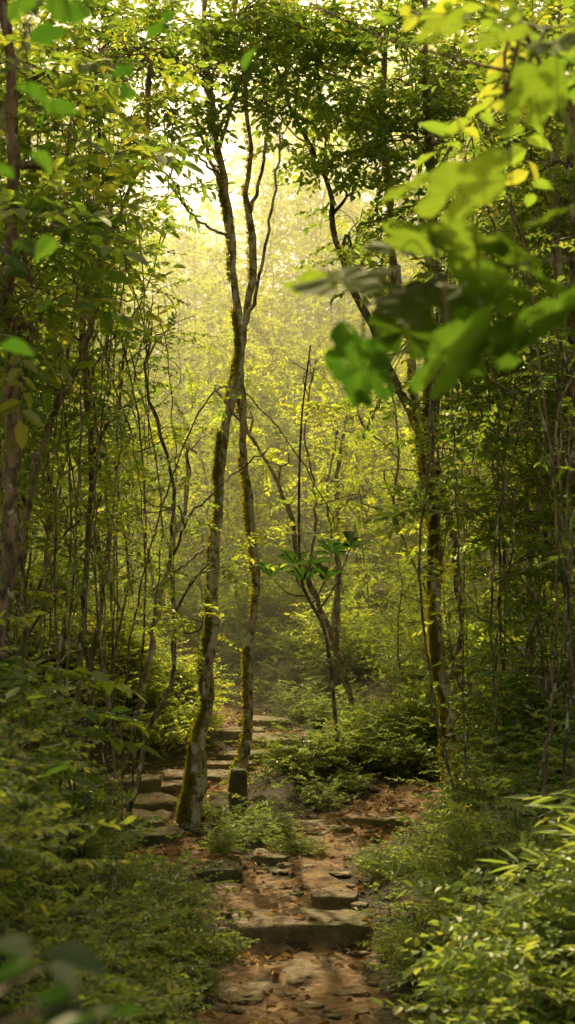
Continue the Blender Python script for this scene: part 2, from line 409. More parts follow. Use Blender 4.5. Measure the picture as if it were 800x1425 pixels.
# ------------------------------------------------------------------ litter
n = 17000
lx = R.uniform(-2.4, 2, n); ly = R.uniform(5, 15, n)
clu = vn(lx, ly, 2.2, 12)+.5
keep = (R.random(n) < (.10+.9*pathmask(lx, ly)**.5)*(.05+1.4*clu**1.5)); lx, ly = lx[keep], ly[keep]
g = Geo(); n = len(lx)
lz = H(lx, ly)+.026
az = R.uniform(0, 6.28, n); d = np.stack([np.cos(az), np.sin(az), R.normal(0, .25, n)], 1)
up = np.stack([R.normal(0, .35, n), R.normal(0, .35, n), np.ones(n)], 1)
Fm = frames(d, up)
v0, f0 = leafquads(1, .32, .5, .25)
sc = R.uniform(.02, .062, n)
v = np.einsum('nij,vj->nvi', Fm, v0)*sc[:, None, None]+np.stack([lx, ly, lz], 1)[:, None]
g.add(v.reshape(-1, 3), (f0[None]+(np.arange(n)*6)[:, None, None]).reshape(-1, 4), 0, np.repeat(R.random(n), 6))
obj('leaf_litter', g.mesh('leaf_litter', [M_LITTER]), kind='stuff', label='brown and orange fallen leaves on the path', category='leaves')
g = Geo(); n = 600
px_ = R.uniform(-1.6, 1.4, n*3); py_ = R.uniform(5, 14, n*3); k = pathmask(px_, py_) > .25; px_, py_ = px_[k][:n], py_[k][:n]
pz_ = H(px_, py_)+.012
ic = []
for a in (-.6, .0, .6):
    for b in range(6):
        an = b/6*2*math.pi+a; ic.append((math.cos(an)*math.cos(a), math.sin(an)*math.cos(a), math.sin(a)*.7+.1))
ic = np.array(ic); fi = [[i*6+j, i*6+(j+1) % 6, (i+1)*6+(j+1) % 6, (i+1)*6+j] for i in range(2) for j in range(6)]+[[12, 13, 14, 15], [12, 15, 16, 17]]
fi = np.array(fi)
for x_, y_, z_ in zip(px_, py_, pz_):
    s = (.006+.045*R.random()**3)*np.array([R.uniform(.8, 1.8), 1, .55])
    g.add(ic*s*(1+R.normal(0, .14, ic.shape))+[x_, y_, z_], fi)
obj('pebbles', g.mesh('pebbles', [M_STONE], False), kind='stuff', label='small loose stones scattered on the dirt path', category='stones')

# ------------------------------------------------------------------ undergrowth
def shrub(rng, h=.45, r=.3, nst=16, kind='small', ss=1., leafm=M_UNDER, per=4):
    g = Geo(); sp, sd = [], []
    for i in range(nst):
        az = rng.uniform(0, 6.28); out = rng.uniform(.1, 1)*r
        top = np.array([math.cos(az)*out, math.sin(az)*out, h*rng.uniform(.5, 1)*(1-.35*(out/r)**2)])
        base = np.array([math.cos(az)*out*.2, math.sin(az)*out*.2, -.05])
        mid = (base+top)/2+np.array([0, 0, h*.12])
        P = resample(np.array([base, mid, top]), 6)
        tube(g, P, np.linspace(.004, .0015, 6), 3, 1)
        for q in range(per):
            f = 1 if q == 0 else rng.uniform(.35, 1)
            sp.append(P[int(f*5)]); a2 = az+rng.normal(0, 1.1)
            sd.append([math.cos(a2), math.sin(a2), rng.uniform(-.1, .7)])
    scatter(g, kind, np.array(sp), np.array(sd), ss*rng.uniform(.6, 1.1, len(sp)), rng)
    return g.mesh('shrub', [leafm, M_TWIG])
rg = np.random.default_rng(21)
SH = [shrub(rg, .42, .36, 34, 'tiny', 1.0, per=6) for _ in range(3)]+[shrub(rg, .45, .36, 30, 'small', .72, per=5) for _ in range(5)]+[shrub(rg, .5, .34, 24, 'mid', .6) for _ in range(2)]
BG = [shrub(rg, .55, .34, 28, 'long', .75, M_UNDER, 5) for _ in range(3)]
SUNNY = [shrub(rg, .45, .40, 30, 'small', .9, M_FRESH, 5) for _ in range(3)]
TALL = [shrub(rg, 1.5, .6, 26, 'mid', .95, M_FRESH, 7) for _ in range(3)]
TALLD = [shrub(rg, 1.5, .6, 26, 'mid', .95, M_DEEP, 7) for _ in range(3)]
def put_plant(me, name, x, y, s, label, cat, group):
    o = obj(name, me); o.location = (x, y, Hs(x, y)-.02); o.rotation_euler = (rg.normal(0, .08), rg.normal(0, .08), rg.uniform(0, 6.28))
    o.scale = (s*rg.uniform(.85, 1.2), s*rg.uniform(.85, 1.2), s*rg.uniform(.8, 1.15))
    o['label'] = label; o['category'] = cat; o['group'] = group
cnt = 0; tries = 0
for (u, v, d, s) in [(335,1175,9.0,.5),(310,1195,8.7,.42),(375,1165,9.2,.45),(350,1150,9.5,.4),(410,1180,8.8,.4),(480,1060,11.2,.75),(430,1075,11,.6),(400,1090,10.8,.5),(520,1050,11.6,.8),(440,1190,8.7,.3)]:
    x = (u-400)/F*d
    put_plant(SH[rg.integers(10)], 'shrub', x, d, s, 'leafy plant clump growing between the path branches', 'shrub', 'low shrubs beside the path'); cnt += 1
for i in range(26):
    d = rg.uniform(11.6, 14); u = rg.uniform(90, 280); x = (u-400)/F*d
    if float(roaddist(np.array([x]), np.array([d]))[0]) < .55: continue
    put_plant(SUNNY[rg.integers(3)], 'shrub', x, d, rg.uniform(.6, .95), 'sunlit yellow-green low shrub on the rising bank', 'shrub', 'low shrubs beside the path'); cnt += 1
while cnt < 298 and tries < 9000:
    tries += 1
    y = 4.2+12.8*rg.random()**1.4; x = rg.uniform(-.27*y-.4, .27*y+.4)
    dd = float(roaddist(np.array([x]), np.array([y]))[0])
    if dd < .44: continue
    s = np.interp(dd, [.44, .8, 1.6], [.4, .9, 1.25])*rg.uniform(.7, 1.25)
    if -.19*y < x < -.05*y and 7.2 < y < 10.4: s = min(s, .32)
    if .075*y < x < .15*y and 7 < y < 9.6: s = min(s, .42)
    if y < 5.2 and abs(x) < .5: continue
    if x > .4 and y < 7.2 and rg.random() < .5:
        put_plant(BG[rg.integers(3)], 'bamboo_grass', x, y, s*.9, 'low bamboo grass with slender drooping leaves on the bank', 'plant', 'bamboo grass beside the path')
    else:
        put_plant(SH[rg.integers(10)], 'shrub', x, y, s, 'low leafy green shrub growing on the forest bank', 'shrub', 'low shrubs beside the path')
    cnt += 1
for i in range(64):
    y = rg.uniform(13.5, 26); x = rg.uniform(-.26*y, .26*y)
    if float(roaddist(np.array([x]), np.array([y]))[0]) < .9: continue
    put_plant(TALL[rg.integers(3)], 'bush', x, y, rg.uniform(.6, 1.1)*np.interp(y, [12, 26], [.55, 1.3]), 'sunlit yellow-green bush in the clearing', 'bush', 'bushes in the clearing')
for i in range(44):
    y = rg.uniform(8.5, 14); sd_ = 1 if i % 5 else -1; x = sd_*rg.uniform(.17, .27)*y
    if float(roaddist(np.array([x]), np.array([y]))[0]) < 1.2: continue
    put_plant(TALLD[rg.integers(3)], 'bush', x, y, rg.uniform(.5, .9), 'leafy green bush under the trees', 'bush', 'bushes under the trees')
n = 20000
gx = R.uniform(-5.5, 5.5, n); gy = 4+20*R.random(n)**1.25
k = (roaddist(gx, gy) > .34+.16*R.random(n)) & (np.abs(gx) < .3*gy+.6) & (pathmask(gx, gy) < .6); gx, gy = gx[k], gy[k]; n = len(gx)
g = Geo(); az = R.uniform(0, 6.28, n)
scatter(g, 'tiny', np.stack([gx, gy, H(gx, gy)+R.uniform(.0, .14, n)*sst(.3, .8, roaddist(gx, gy))], 1), np.stack([np.cos(az), np.sin(az), R.uniform(.1, .8, n)], 1), R.uniform(.6, 1.15, n)*np.interp(roaddist(gx, gy), [.4, .8], [.6, 1]))
obj('ground_cover', g.mesh('ground_cover', [M_UNDER, M_TWIG]), kind='stuff', label='small leafy plants carpeting the forest floor', category='plants')

# ------------------------------------------------------------------ hero trees
def hero(name, pts, label, branches=(), clumps=(), bark=M_BARK, kind='mid', leafm=M_DEEP, ss=1., moss=0, n=60, rough=.06, seed=1, cat='tree', k=.72, group=None):
    """pts: (u,v,d,half_px)"""
    rng = np.random.default_rng(seed)
    A = np.array([np.append(W(u, v, d), hp*k/F*d) for u, v, d, hp in pts])
    Q = resample(A, n); base = Q[0, :3].copy()
    gz = Hs(base[0], base[1])
    foot = np.array([base[0], base[1], min(gz-.12, base[2]-.05), Q[0, 3]*1.35])
    Q = np.vstack([foot, Q])
    Q[:, 0] += np.convolve(rng.normal(0, .007, len(Q)), [1, 1, 1], 'same')
    Q[:, 3] *= 1+np.convolve(rng.normal(0, .07, len(Q)), [1, 1, 1], 'same')
    Q[1:8, 3] *= np.linspace(1.35, 1, 7)
    gt = Geo(); tube(gt, Q[:, :3], Q[:, 3], 12, 0, rough, rng)
    lines = [Q]
    for br in branches:
        B = resample(np.array([np.append(W(u, v, d), hp*k/F*d) for u, v, d, hp in br]), 24)
        B[1:-1, :3] += rng.normal(0, .008, (22, 3))
        tube(gt, B[:, :3], B[:, 3], 8, 0, .04, rng); lines.append(B)
    allp = np.vstack(lines)
    gc = Geo(); sp, sd = [], []
    for (u, v, d, r, ns) in clumps:
        c = W(u, v, d)
        up = allp[allp[:, 2] < c[2]+.1]; up = up if len(up) else allp
        j = np.argmin(np.linalg.norm(up[:, :3]-(c-[0, 0, .3]), axis=1)); s = up[j, :3]
        B = resample(np.array([s, s+(c-s)*.35+np.array([0, 0, .1])+rng.normal(0, .06, 3), s+(c-s)*.7+rng.normal(0, .08, 3), c]), 9)
        tube(gt, B, np.linspace(min(up[j, 3]*.6, .022)+.003, .004, 9), 6, 0, 0, rng)
        nt_ = max(3, ns//4)
        for q in range(nt_):
            f = rng.uniform(.45, 1); st = B[int(f*8)]
            dv = rng.normal(0, 1, 3)*[1, 1, .6]; dv /= np.linalg.norm(dv)
            en = c+dv*r*rng.uniform(.3, 1)
            T = resample(np.array([st, (st+en)/2+rng.normal(0, .05, 3), en]), 6)
            tube(gc, T, np.linspace(.006, .002, 6), 3, 1)
            for w_ in range(4):
                sp.append(T[rng.integers(2, 6)]); sd.append(dv+rng.normal(0, .6, 3)*[1, 1, .4])
    cm = None
    if sp:
        sd = np.array(sd); sd[:, 2] *= .6
        scatter(gc, kind, np.array(sp), sd, ss*rng.uniform(.7, 1.2, len(sp)), rng)
        cm = gc.mesh('crown', [leafm, M_TWIG], False, base)
    ex = []
    if moss:
        gm = Geo(); kk = rng.integers(1, len(Q), moss*2); kk = (kk*rng.random(moss*2)**.4).astype(int).clip(1, len(Q)-2)
        a = rng.normal(3.3, .8, moss*2)
        pk = vn(kk*.35, a*1.3, 1, 20+seed) > -.02
        kk, a = kk[pk], a[pk]; m_ = len(kk)
        fr = rng.random(m_)[:, None]; c = Q[kk, :3]*(1-fr)+Q[kk+1, :3]*fr
        dv = np.stack([np.cos(a), np.sin(a), rng.normal(0, .2, m_)], 1)
        scatter(gm, 'moss', c+dv*Q[kk, 3][:, None]*.98, dv+rng.normal(0, .3, (m_, 3)), rng.uniform(.5, 1.5, m_), rng)
        ex = [('moss', gm.mesh('moss', [M_MOSS, M_MOSS], False, base))]
    return tree_thing(name, gt.mesh('trunk', [bark], True, base), cm, tuple(base), label, cat, extra=ex, group=group)

hero('tree', [(268,1140,9.5,15),(275,1060,9.5,13.5),(286,970,9.5,12),(298,850,9.5,11),(303,740,9.5,10.5),(308,640,9.6,9.5),(322,570,9.7,9),(335,510,9.8,8.5),(336,450,9.9,8),(325,360,10,7),(318,280,10,6.5),(308,220,10,6),(296,150,10,5.5),(285,50,10,4.5),(280,-80,10,4)],
     'slender leaning tree with mossy bark beside the path',
     branches=[[(317,280,10,5),(300,240,10.1,4),(285,200,10.1,3.5),(268,150,10.2,3)],[(335,470,9.9,5),(358,400,9.7,3.5),(372,330,9.6,3),(384,250,9.5,2.5),(392,170,9.5,2)],
               [(300,190,10,4),(340,110,10.3,3),(390,60,10.6,2.5)], [(293,130,10,3.5),(240,80,9.6,3),(190,60,9.4,2)], [(318,330,10,3),(270,300,10,2.2),(235,240,10,1.5)], [(310,250,10,2.5),(262,210,10,2),(225,215,10,1.4)]],
     clumps=[(250,40,10,.4,46),(190,60,9.4,.4,46),(330,40,10.3,.4,46),(390,30,10.6,.45,50),(290,100,10,.35,32),(215,130,9.6,.35,36),(355,120,9.8,.35,32),(130,40,9.4,.4,46),(250,180,10,.25,12),(235,260,10,.25,8),(190,190,9.8,.3,20)],
     moss=5000, seed=5, k=.72)
hero('tree', [(333,1108,10.1,10.5),(338,1045,10.3,9.5),(346,950,10.5,8.5),(352,830,10.5,8),(350,720,10.4,7.5),(343,640,10.3,7),(336,570,10.2,7),(332,510,10.2,7),(341,440,10.2,7.5),(352,390,10.2,7.5),(350,330,10.2,7),(341,270,10.2,6.5),(347,200,10.2,6),(340,120,10.2,5),(330,20,10.2,4.5),(335,-80,10.2,4)],
     'thin crooked tree with dark lichen bark behind its neighbour',
     branches=[[(346,300,10.2,4.5),(362,250,10.3,3.5),(372,180,10.5,3),(400,90,10.8,2.5)]],
     clumps=[(440,60,10.8,.45,48),(405,135,10.9,.35,30),(470,110,11,.4,44),(500,40,10.8,.45,46),(350,-10,10,.4,40),(440,0,10.5,.4,40),(430,195,10.9,.25,12)], bark=M_BARK, moss=2500, seed=6)
hero('tree', [(658,1180,8.8,14),(650,1100,9.0,13),(634,1020,9.3,12),(618,950,9.5,11),(610,880,9.5,10.5),(613,800,9.7,10),(606,700,9.8,9.5),(600,600,9.8,10),(606,530,9.8,9),(598,440,9.8,8),(605,340,9.8,7),(600,200,9.8,6),(590,40,9.8,5),(590,-80,9.8,4)],
     'tall tree with yellow moss on its sunlit side',
     clumps=[(560,90,9.8,.45,46),(650,60,9.5,.45,46),(620,160,10,.4,40),(540,190,10.2,.4,34),(690,180,9.6,.4,40),(570,290,10.2,.35,32),(660,290,9.8,.35,32),(530,20,10.4,.45,44),(700,380,9.7,.35,30),(740,120,9.4,.4,40),(620,400,9.6,.3,24),(590,480,9.5,.28,18),(650,470,9.6,.3,20),(700,500,9.6,.3,20)], moss=14000, seed=7, k=.68)
hero('tree', [(636,1125,10.2,9),(617,980,10.2,8),(600,880,10.2,7),(612,780,10.2,7),(596,690,10.2,6.5),(586,600,10.2,6.5),(577,520,10.2,6),(558,430,10.3,5.5),(545,300,10.4,5),(535,150,10.5,4),(530,0,10.5,3)],
     'thin wavy tree stem twined against a thicker trunk', clumps=[(520,150,10.6,.4,32),(500,210,10.8,.3,20),(540,380,10.3,.25,14)], moss=4000, seed=8)
hero('tree', [(655,1080,11,7),(640,900,11,7),(625,720,11,7),(578,590,11,7),(525,470,11,6.5),(490,400,11,6),(468,330,11,5),(456,255,11,4.5),(420,180,11,4),(390,110,11,3.5),(370,40,11,3)],
     'dark tree arching over the path', clumps=[(470,170,11,.35,28),(380,60,11,.4,36),(505,290,11.2,.3,24),(430,110,11.3,.35,28),(480,360,11.1,.25,14),(460,245,11.1,.25,12)], bark=M_BARKD, seed=9)
hero('tree', [(492,1020,13,8),(476,920,13,7.5),(442,835,13,7),(414,765,13,6),(400,705,13,5),(372,645,13,4),(342,595,13,3.5),(300,540,13,3)],
     'crooked leaning sapling with forked bare stem', branches=[[(478,930,13,7),(466,860,13.1,5),(470,790,13.2,4),(455,700,13.3,3),(470,600,13.4,2)],[(430,800,13,4),(440,700,13,3),(425,600,13,2.5),(440,500,13,2)]],
     clumps=[(470,600,13.4,.4,24),(330,570,13,.35,18),(430,500,13,.4,26),(400,620,13,.3,18),(500,680,13.2,.3,16)], kind='small', leafm=M_FRESH, bark=M_BARKD, seed=10, k=.58)
hero('tree', [(449,1010,14.5,10),(455,940,14.5,9),(466,870,14.5,8),(472,800,14.5,6),(468,700,14.5,4),(480,560,14.5,3)], 'stout dark trunk standing at the clearing', clumps=[(480,560,14.5,.5,28),(450,660,14.4,.4,24)], kind='small', leafm=M_FRESH, bark=M_BARKD, seed=12)
def rosette_tree():
    rng = np.random.default_rng(4)
    P = resample(np.array([W(472, 1065, 11), W(463, 960, 11), W(452, 880, 11), W(432, 838, 11), W(418, 800, 11), W(416, 690, 11), W(420, 580, 11), W(432, 480, 11)]), 40)
    P[0, 2] = Hs(P[0, 0], P[0, 1])-.1; base = P[0].copy()
    gt = Geo(); gc = Geo(); tube(gt, P, np.linspace(.018, .006, 40), 7, 0, .04, rng)
    tips = []
    for (s, e, k) in [(14, (488, 762, 10.9), .006), (16, (376, 802, 10.8), .005), (18, (437, 785, 10.6), .006), (17, (408, 785, 11.2), .005), (15, (462, 770, 11.2), .005), (16, (455, 806, 10.8), .005), (18, (422, 808, 10.8), .005)]:
        E = W(*e); S = P[s]; B = resample(np.array([S, (S+E)/2+[0, 0, -.06], E]), 8)
        tube(gt, B, np.linspace(k*1.5, k*.7, 8), 5, 0); tips.append(E)
    for E in tips: scatter(gc, 'fan', np.array([E]), np.array([[0, 1, .1]]), np.array([1.05]), rng)
    tree_thing('sapling', gt.mesh('trunk', [M_BARKD], True, base), gc.mesh('crown', [M_DARK, M_TWIG], False, base), tuple(base), 'thin sapling with rosettes of broad dark leaves', 'sapling')
rosette_tree()
hero('tree', [(-16,1200,6.5,20),(-6,1040,6.5,18),(0,880,6.5,17),(8,740,6.5,16),(16,640,6.5,16),(18,520,6.5,15),(10,400,6.5,14),(16,250,6.5,12),(6,0,6.5,10)],
     'thick brown trunk with ridged bark', clumps=[(60,90,6.6,.35,28),(20,330,6.3,.35,30),(110,180,6.9,.35,28),(30,430,6.2,.25,20),(20,900,6.2,.3,24),(60,1000,6.3,.25,16),(90,300,6.8,.3,20)], bark=M_BARKB, kind='broad', seed=13)
hero('tree', [(-30,1150,7.5,10),(5,880,7.5,9),(35,720,7.5,8.5),(62,610,7.5,8),(112,500,7.5,7),(135,400,7.5,6),(150,330,7.6,5),(200,210,7.8,4),(210,90,7.8,3)],
     'slanting slim tree leaning out of the thicket', clumps=[(190,200,7.8,.25,16),(150,90,7.8,.35,34),(120,300,7.6,.3,24),(70,500,7.5,.3,24),(100,380,7.6,.3,24)], bark=M_BARKB, kind='mid', seed=14)
hero('tree', [(192,1000,12,6),(206,920,12,5.5),(217,860,12,5),(236,780,12,4.5),(257,700,12,4),(262,620,12,3)], 'slim curving sapling on the bank',
     branches=[[(215,870,12,4),(212,800,12,3),(190,700,12,2)],[(225,820,12,3.5),(250,790,12,3),(290,760,12,2)]], clumps=[(262,620,12,.35,24),(190,700,12,.35,24)], kind='small', leafm=M_FRESH, seed=15)
hero('tree', [(735,1140,9,9),(736,950,9,8.5),(738,850,9,8),(743,740,9,7.5),(767,600,9,7),(776,450,9,6),(770,250,9,5),(760,50,9,4)],
     'leaning tree on the bank with lichen spots', clumps=[(740,60,9,.45,40),(780,250,9,.4,36),(720,300,9.2,.35,28),(780,420,8.8,.3,26),(710,560,9,.3,20),(780,640,8.8,.3,20)], bark=M_BARK, seed=16)
hero('tree', [(806,1160,8.2,9),(800,950,8.2,9),(809,750,8.2,8),(796,550,8.2,7.5),(800,350,8.2,7),(790,100,8.2,6)],
     'straight grey trunk rising from the thicket', clumps=[(800,100,8.2,.4,30),(740,200,8.2,.35,26),(760,500,8.2,.3,20),(780,800,8.1,.3,20),(760,930,8.1,.3,20)], bark=M_BARKD, seed=17)
rp = np.random.default_rng(31)
for i in range(46):
    left = i % 2 == 0
    d = rp.uniform(8, 15)
    u0 = rp.uniform(-80, 180) if left else rp.uniform(600, 870)
    lean = rp.normal(50, 55) if left else rp.normal(-25, 60)
    hp = rp.uniform(1.2, 3.4) if i % 6 else rp.uniform(3.5, 6)
    vb = 815+F*(EYE-Hs((u0-400)/F*d, d))/d
    vt = rp.uniform(60, 480); pts = []; bow = rp.normal(0, 35); ph = rp.uniform(0, 6)
    for k in range(10):
        f = k/9; pts.append((u0+lean*f**1.4+bow*math.sin(f*3.1)+rp.normal(0, 8)+12*math.sin(f*6+ph), vb+(vt-vb)*f, d+.3*math.sin(f*4+ph), hp*(1-.5*f)))
    cl = [(pts[-1][0], vt, d, .35, 22), (pts[6][0]+rp.normal(0, 50), pts[6][1], d, .3, 18), (pts[4][0]+rp.normal(0, 60), pts[4][1], d, .3, 16), (pts[5][0]+rp.normal(0, 60), pts[5][1], d, .3, 12)]
    p5 = pts[5]
    brs = [[(p5[0], p5[1], p5[2], p5[3]*.8), (p5[0]+rp.normal(0, 35), p5[1]-70, d, p5[3]*.6), (p5[0]+rp.normal(0, 70), p5[1]-150, d, p5[3]*.4)]]
    hero('tree', pts, 'slim crooked pole tree among the thicket', branches=brs, clumps=cl, bark=[M_BARKD, M_BARK, M_BARKB][i % 3], kind='mid' if i % 2 else 'small', leafm=M_DEEP if i % 3 else M_FRESH, n=30, seed=100+i, group='pole trees in the thicket')
for i in range(60):
    rv = np.random.default_rng(500+i); left = i % 2 == 0
    d = rv.uniform(6.5, 12)
    u0 = rv.uniform(-40, 190) if left else rv.uniform(650, 860)
    u1 = u0+rv.normal(-40 if not left else 40, 110)
    if not left: u1 = max(u1, 610)
    vb = 815+F*(EYE-Hs((u0-400)/F*d, d))/d
    ap = rv.uniform(40, 560)
    A = np.array([W(u0, vb+20, d), W(u0+rv.normal(0, 35), (vb+ap)/2, d), W((u0+u1)/2+rv.normal(0, 40), ap, d+.2), W(u1, ap+rv.uniform(30, 200), d+.3), W(u1+rv.normal(0, 35), ap+rv.uniform(200, 420), d+.2)])
    Q = resample(A, 60); Q[1:-1] += rv.normal(0, .005, (58, 3)); base = Q[0].copy()
    g = Geo(); tube(g, Q, np.linspace(.008, .003, 60)*rv.uniform(.6, 1.2), 6, 1, .05, rv)
    ii = rv.integers(18, 60, 16); dv = rv.normal(0, 1, (16, 3)); dv[:, 2] *= .5
    scatter(g, 'small', Q[ii], dv, rv.uniform(.5, .9, 16), rv)
    o = obj('liana', g.mesh('liana', [M_DEEP, M_BARKD if i % 3 else M_BARKB], False, base)); o.location = tuple(base)
    o['label'] = 'thin brown liana arching through the thicket'; o['category'] = 'vine'; o['group'] = 'lianas in the thicket'

# ------------------------------------------------------------------ generic trees
rt = np.random.default_rng(51)
PROTO = {}
def proto(key, **kw):
    PROTO[key] = grow(rt, **kw)
for i in range(4): proto(f'flank{i}', height=6.6, lean=(rt.normal(0, .5), rt.normal(0, .4)), r0=.03, cs=.24, nb=27, blen=1.25, kind=['mid', 'broad', 'small', 'mid'][i], ntw=8, spt=2, leafm=M_DEEP, bark=M_BARK, wig=.09)
for i in range(3): proto(f'high{i}', height=7.6, lean=(rt.normal(0, .5), rt.normal(0, .4)), r0=.035, cs=.40, nb=28, blen=1.5, kind=['mid', 'broad', 'mid'][i], ntw=8, spt=2, leafm=M_DEEP, bark=M_BARK, wig=.09)
for i in range(3): proto(f'sap{i}', height=4.2, lean=(rt.normal(0, .4), rt.normal(0, .3)), r0=.018, cs=.12, nb=22, blen=.95, kind=['small', 'mid', 'small'][i], ntw=7, spt=2, leafm=M_FRESH, wig=.1)
for i in range(2): proto(f'airy{i}', height=8.8, lean=(rt.normal(0, .4), rt.normal(0, .4)), r0=.035, cs=.45, nb=18, blen=1.8, kind='mid', ss=1.1, ntw=6, spt=2, leafm=M_FRESH)
for i in range(3): proto(f'wall{i}', height=9.5, lean=(rt.normal(0, .5), 0), r0=.09, cs=.06, nb=42, blen=2.4, kind='mid', ss=1.7, ntw=8, spt=2, leafm=M_FRESH)
LAB = {'flank': ('tree', 'leafy understory tree with dense dark green leaves', 'tree', 'understory trees along the path'),
       'high': ('tree', 'slim tall tree with leaves high on the stem', 'tree', 'tall trees above the path'),
       'sap': ('sapling', 'sunlit young sapling with small yellow-green leaves', 'sapling', 'saplings in the clearing'),
       'airy': ('tree', 'slim tree with an airy glowing yellow-green crown', 'tree', 'airy trees in the clearing'),
       'wall': ('tree', 'big sunlit tree with hazy yellow-green foliage', 'tree', 'trees around the clearing')}
FIRST = {}
def plant(key, x, y, sc=1., rot=None):
    rot = rt.uniform(0, 6.28) if rot is None else rot
    loc = (x, y, Hs(x, y)-.02)
    fam = key.rstrip('0123456789'); nm, lb, ct, gr = LAB[fam]
    if key in FIRST: return clone(FIRST[key], loc, rot, sc)
    a, b = PROTO[key]
    FIRST[key] = tree_thing(nm, a, b, loc, lb, ct, rot, sc, gr)
for x, y, k, s in [(-2.3,6.9,0,.95),(-2.05,8.6,1,.95),(-2.7,9.8,3,1.0),(-3.2,11.6,2,1.0),(-3.8,11.2,0,1.1),(-3.9,13.8,1,1.0),(-4.7,14.8,3,1.1),(-5.1,12.5,1,1.2)]:
    plant(f'flank{k}', x, y, s)
for x, y, k, s in [(2.4,7.2,0,1.0),(2.5,9.2,1,1.05),(2.4,12.2,0,1.0),(3.6,12.8,1,1.1),(3.4,15.8,2,1.1),(4.8,14,1,1.2),(3.7,9,2,1.1),(-4.9,18.5,1,1.3),(4.0,19,1,1.3),(2.4,15.2,0,1.1)]:
    plant(f'high{k}', x, y, s)
for x, y, k, s in [(2.5,11,2,.85),(3.2,14,0,.95),(2.2,14.5,2,.65),(2.6,8.2,3,.85)]:
    plant(f'flank{k}', x, y, s)
for x, y, k, s in [(-1.9,14.6,0,.65),(-1.1,17,1,.8),(.7,15.5,2,.75),(1.3,17.5,0,.9),(-2.3,18,2,.9),(.1,19,1,.9),(1.9,16.2,1,.85),(-.4,21.5,0,1.1),(2.6,19.5,2,1.1),(-3,20.5,1,1.1),(1.1,21.5,2,1.2),(-1.7,23.5,2,1.3),(3.6,22,0,1.3),(.4,24.5,1,1.4),(2.3,24.5,0,1.4),(-3.9,24,0,1.4),(-.9,27,2,1.5),(1.5,13.6,0,.55),(1.1,12.8,2,.5),
                   (.9,19.8,1,.9),(1.8,22.8,1,1.3),(-2.6,22.3,0,1.2),(2.9,17.4,0,1.0),(-2.9,16.8,0,.85),(3.3,25.5,1,1.6),(-2.4,26.5,1,1.5),(1.2,26.5,0,1.6),(-1.2,19.6,0,1.0),(-.1,23.4,2,1.3)]:
    plant(f'sap{k}', x, y, s)
for x, y, k, s in [(1.6,24,0,1.1),(-3.9,25.5,1,1.15),(.9,27,1,1.2),(-.9,28,0,1.1)]:
    plant(f'airy{k}', x, y, s)
for i in range(17):
    x = -14+i*1.75+rt.normal(0, .4); y = 31+rt.normal(0, 1.2)+(2.5 if i % 2 else 0)
    s = rt.uniform(.84, 1.0) if abs(x+1.9) < 2.5 else rt.uniform(1.15, 1.4)
    plant(f'wall{i % 3}', x, y, s)
for x, y, s in [(-7.2,22,1.1),(-8,26,1.2),(6.6,21,1.1),(7.8,25.5,1.25),(5.8,27.5,1.1),(4.2,27,1.05)]:
    plant(f'wall{rt.integers(3)}', x, y, s)
n = 14000
fx = R.uniform(-50, 50, n); fy = R.uniform(44, 58, n); top = 9.5+3*vn(fx, fy, .25, 4)+.18*np.abs(fx)
fz = H(fx, fy)+top*R.random(n)**.7
g = Geo(); az = R.uniform(0, 6.28, n)
scatter(g, 'mid', np.stack([fx, fy, fz], 1), np.stack([np.cos(az), np.sin(az), R.normal(0, .4, n)], 1), R.uniform(3.5, 5.5, n))
obj('distant_forest', g.mesh('distant_forest', [M_FRESH, M_TWIG]), kind='stuff', label='far mass of sunlit forest foliage', category='forest')

# ------------------------------------------------------------------ near branches (lobed leaves)
def lobed(g, c, size, yaw, pitch, roll, tint, rng):
    m = 60; a = np.linspace(-math.pi*.95, math.pi*.95, m)
    r = .62+.28*np.abs(np.cos(a*2.5))**.8+.045*((a*5.5) % 1.0)+rng.normal(0, .022, m)
    r *= (1-.2*np.abs(a)/math.pi)
    x = np.sin(a)*r; y = np.cos(a)*r
    z = .05*np.cos(a*5)*r-.10*(x*x+y*y)+rng.normal(0, .012, m)
    ring = np.stack([x, y, z], 1); half = ring*.5; half[:, 2] = ring[:, 2]*.35+.03*np.cos(a*5)
    v = np.vstack([ring, half, [[0, 0, 0]]])
    f = [[i, i+1, m+i+1, m+i] for i in range(m-1)]+[[m+i, m+i+1, m+min(i+2, m-1), 2*m] for i in range(0, m-2, 2)]
    M = np.array((Matrix.Rotation(yaw, 3, 'Z')@Matrix.Rotation(pitch, 3, 'X')@Matrix.Rotation(roll, 3, 'Y')))
    tt = np.clip(tint+np.concatenate([rng.normal(0, .05, m), np.full(m, .06), [.12]]), 0, 1)
    g.add((v*size*.6)@M.T+c, np.array(f), 0, tt)
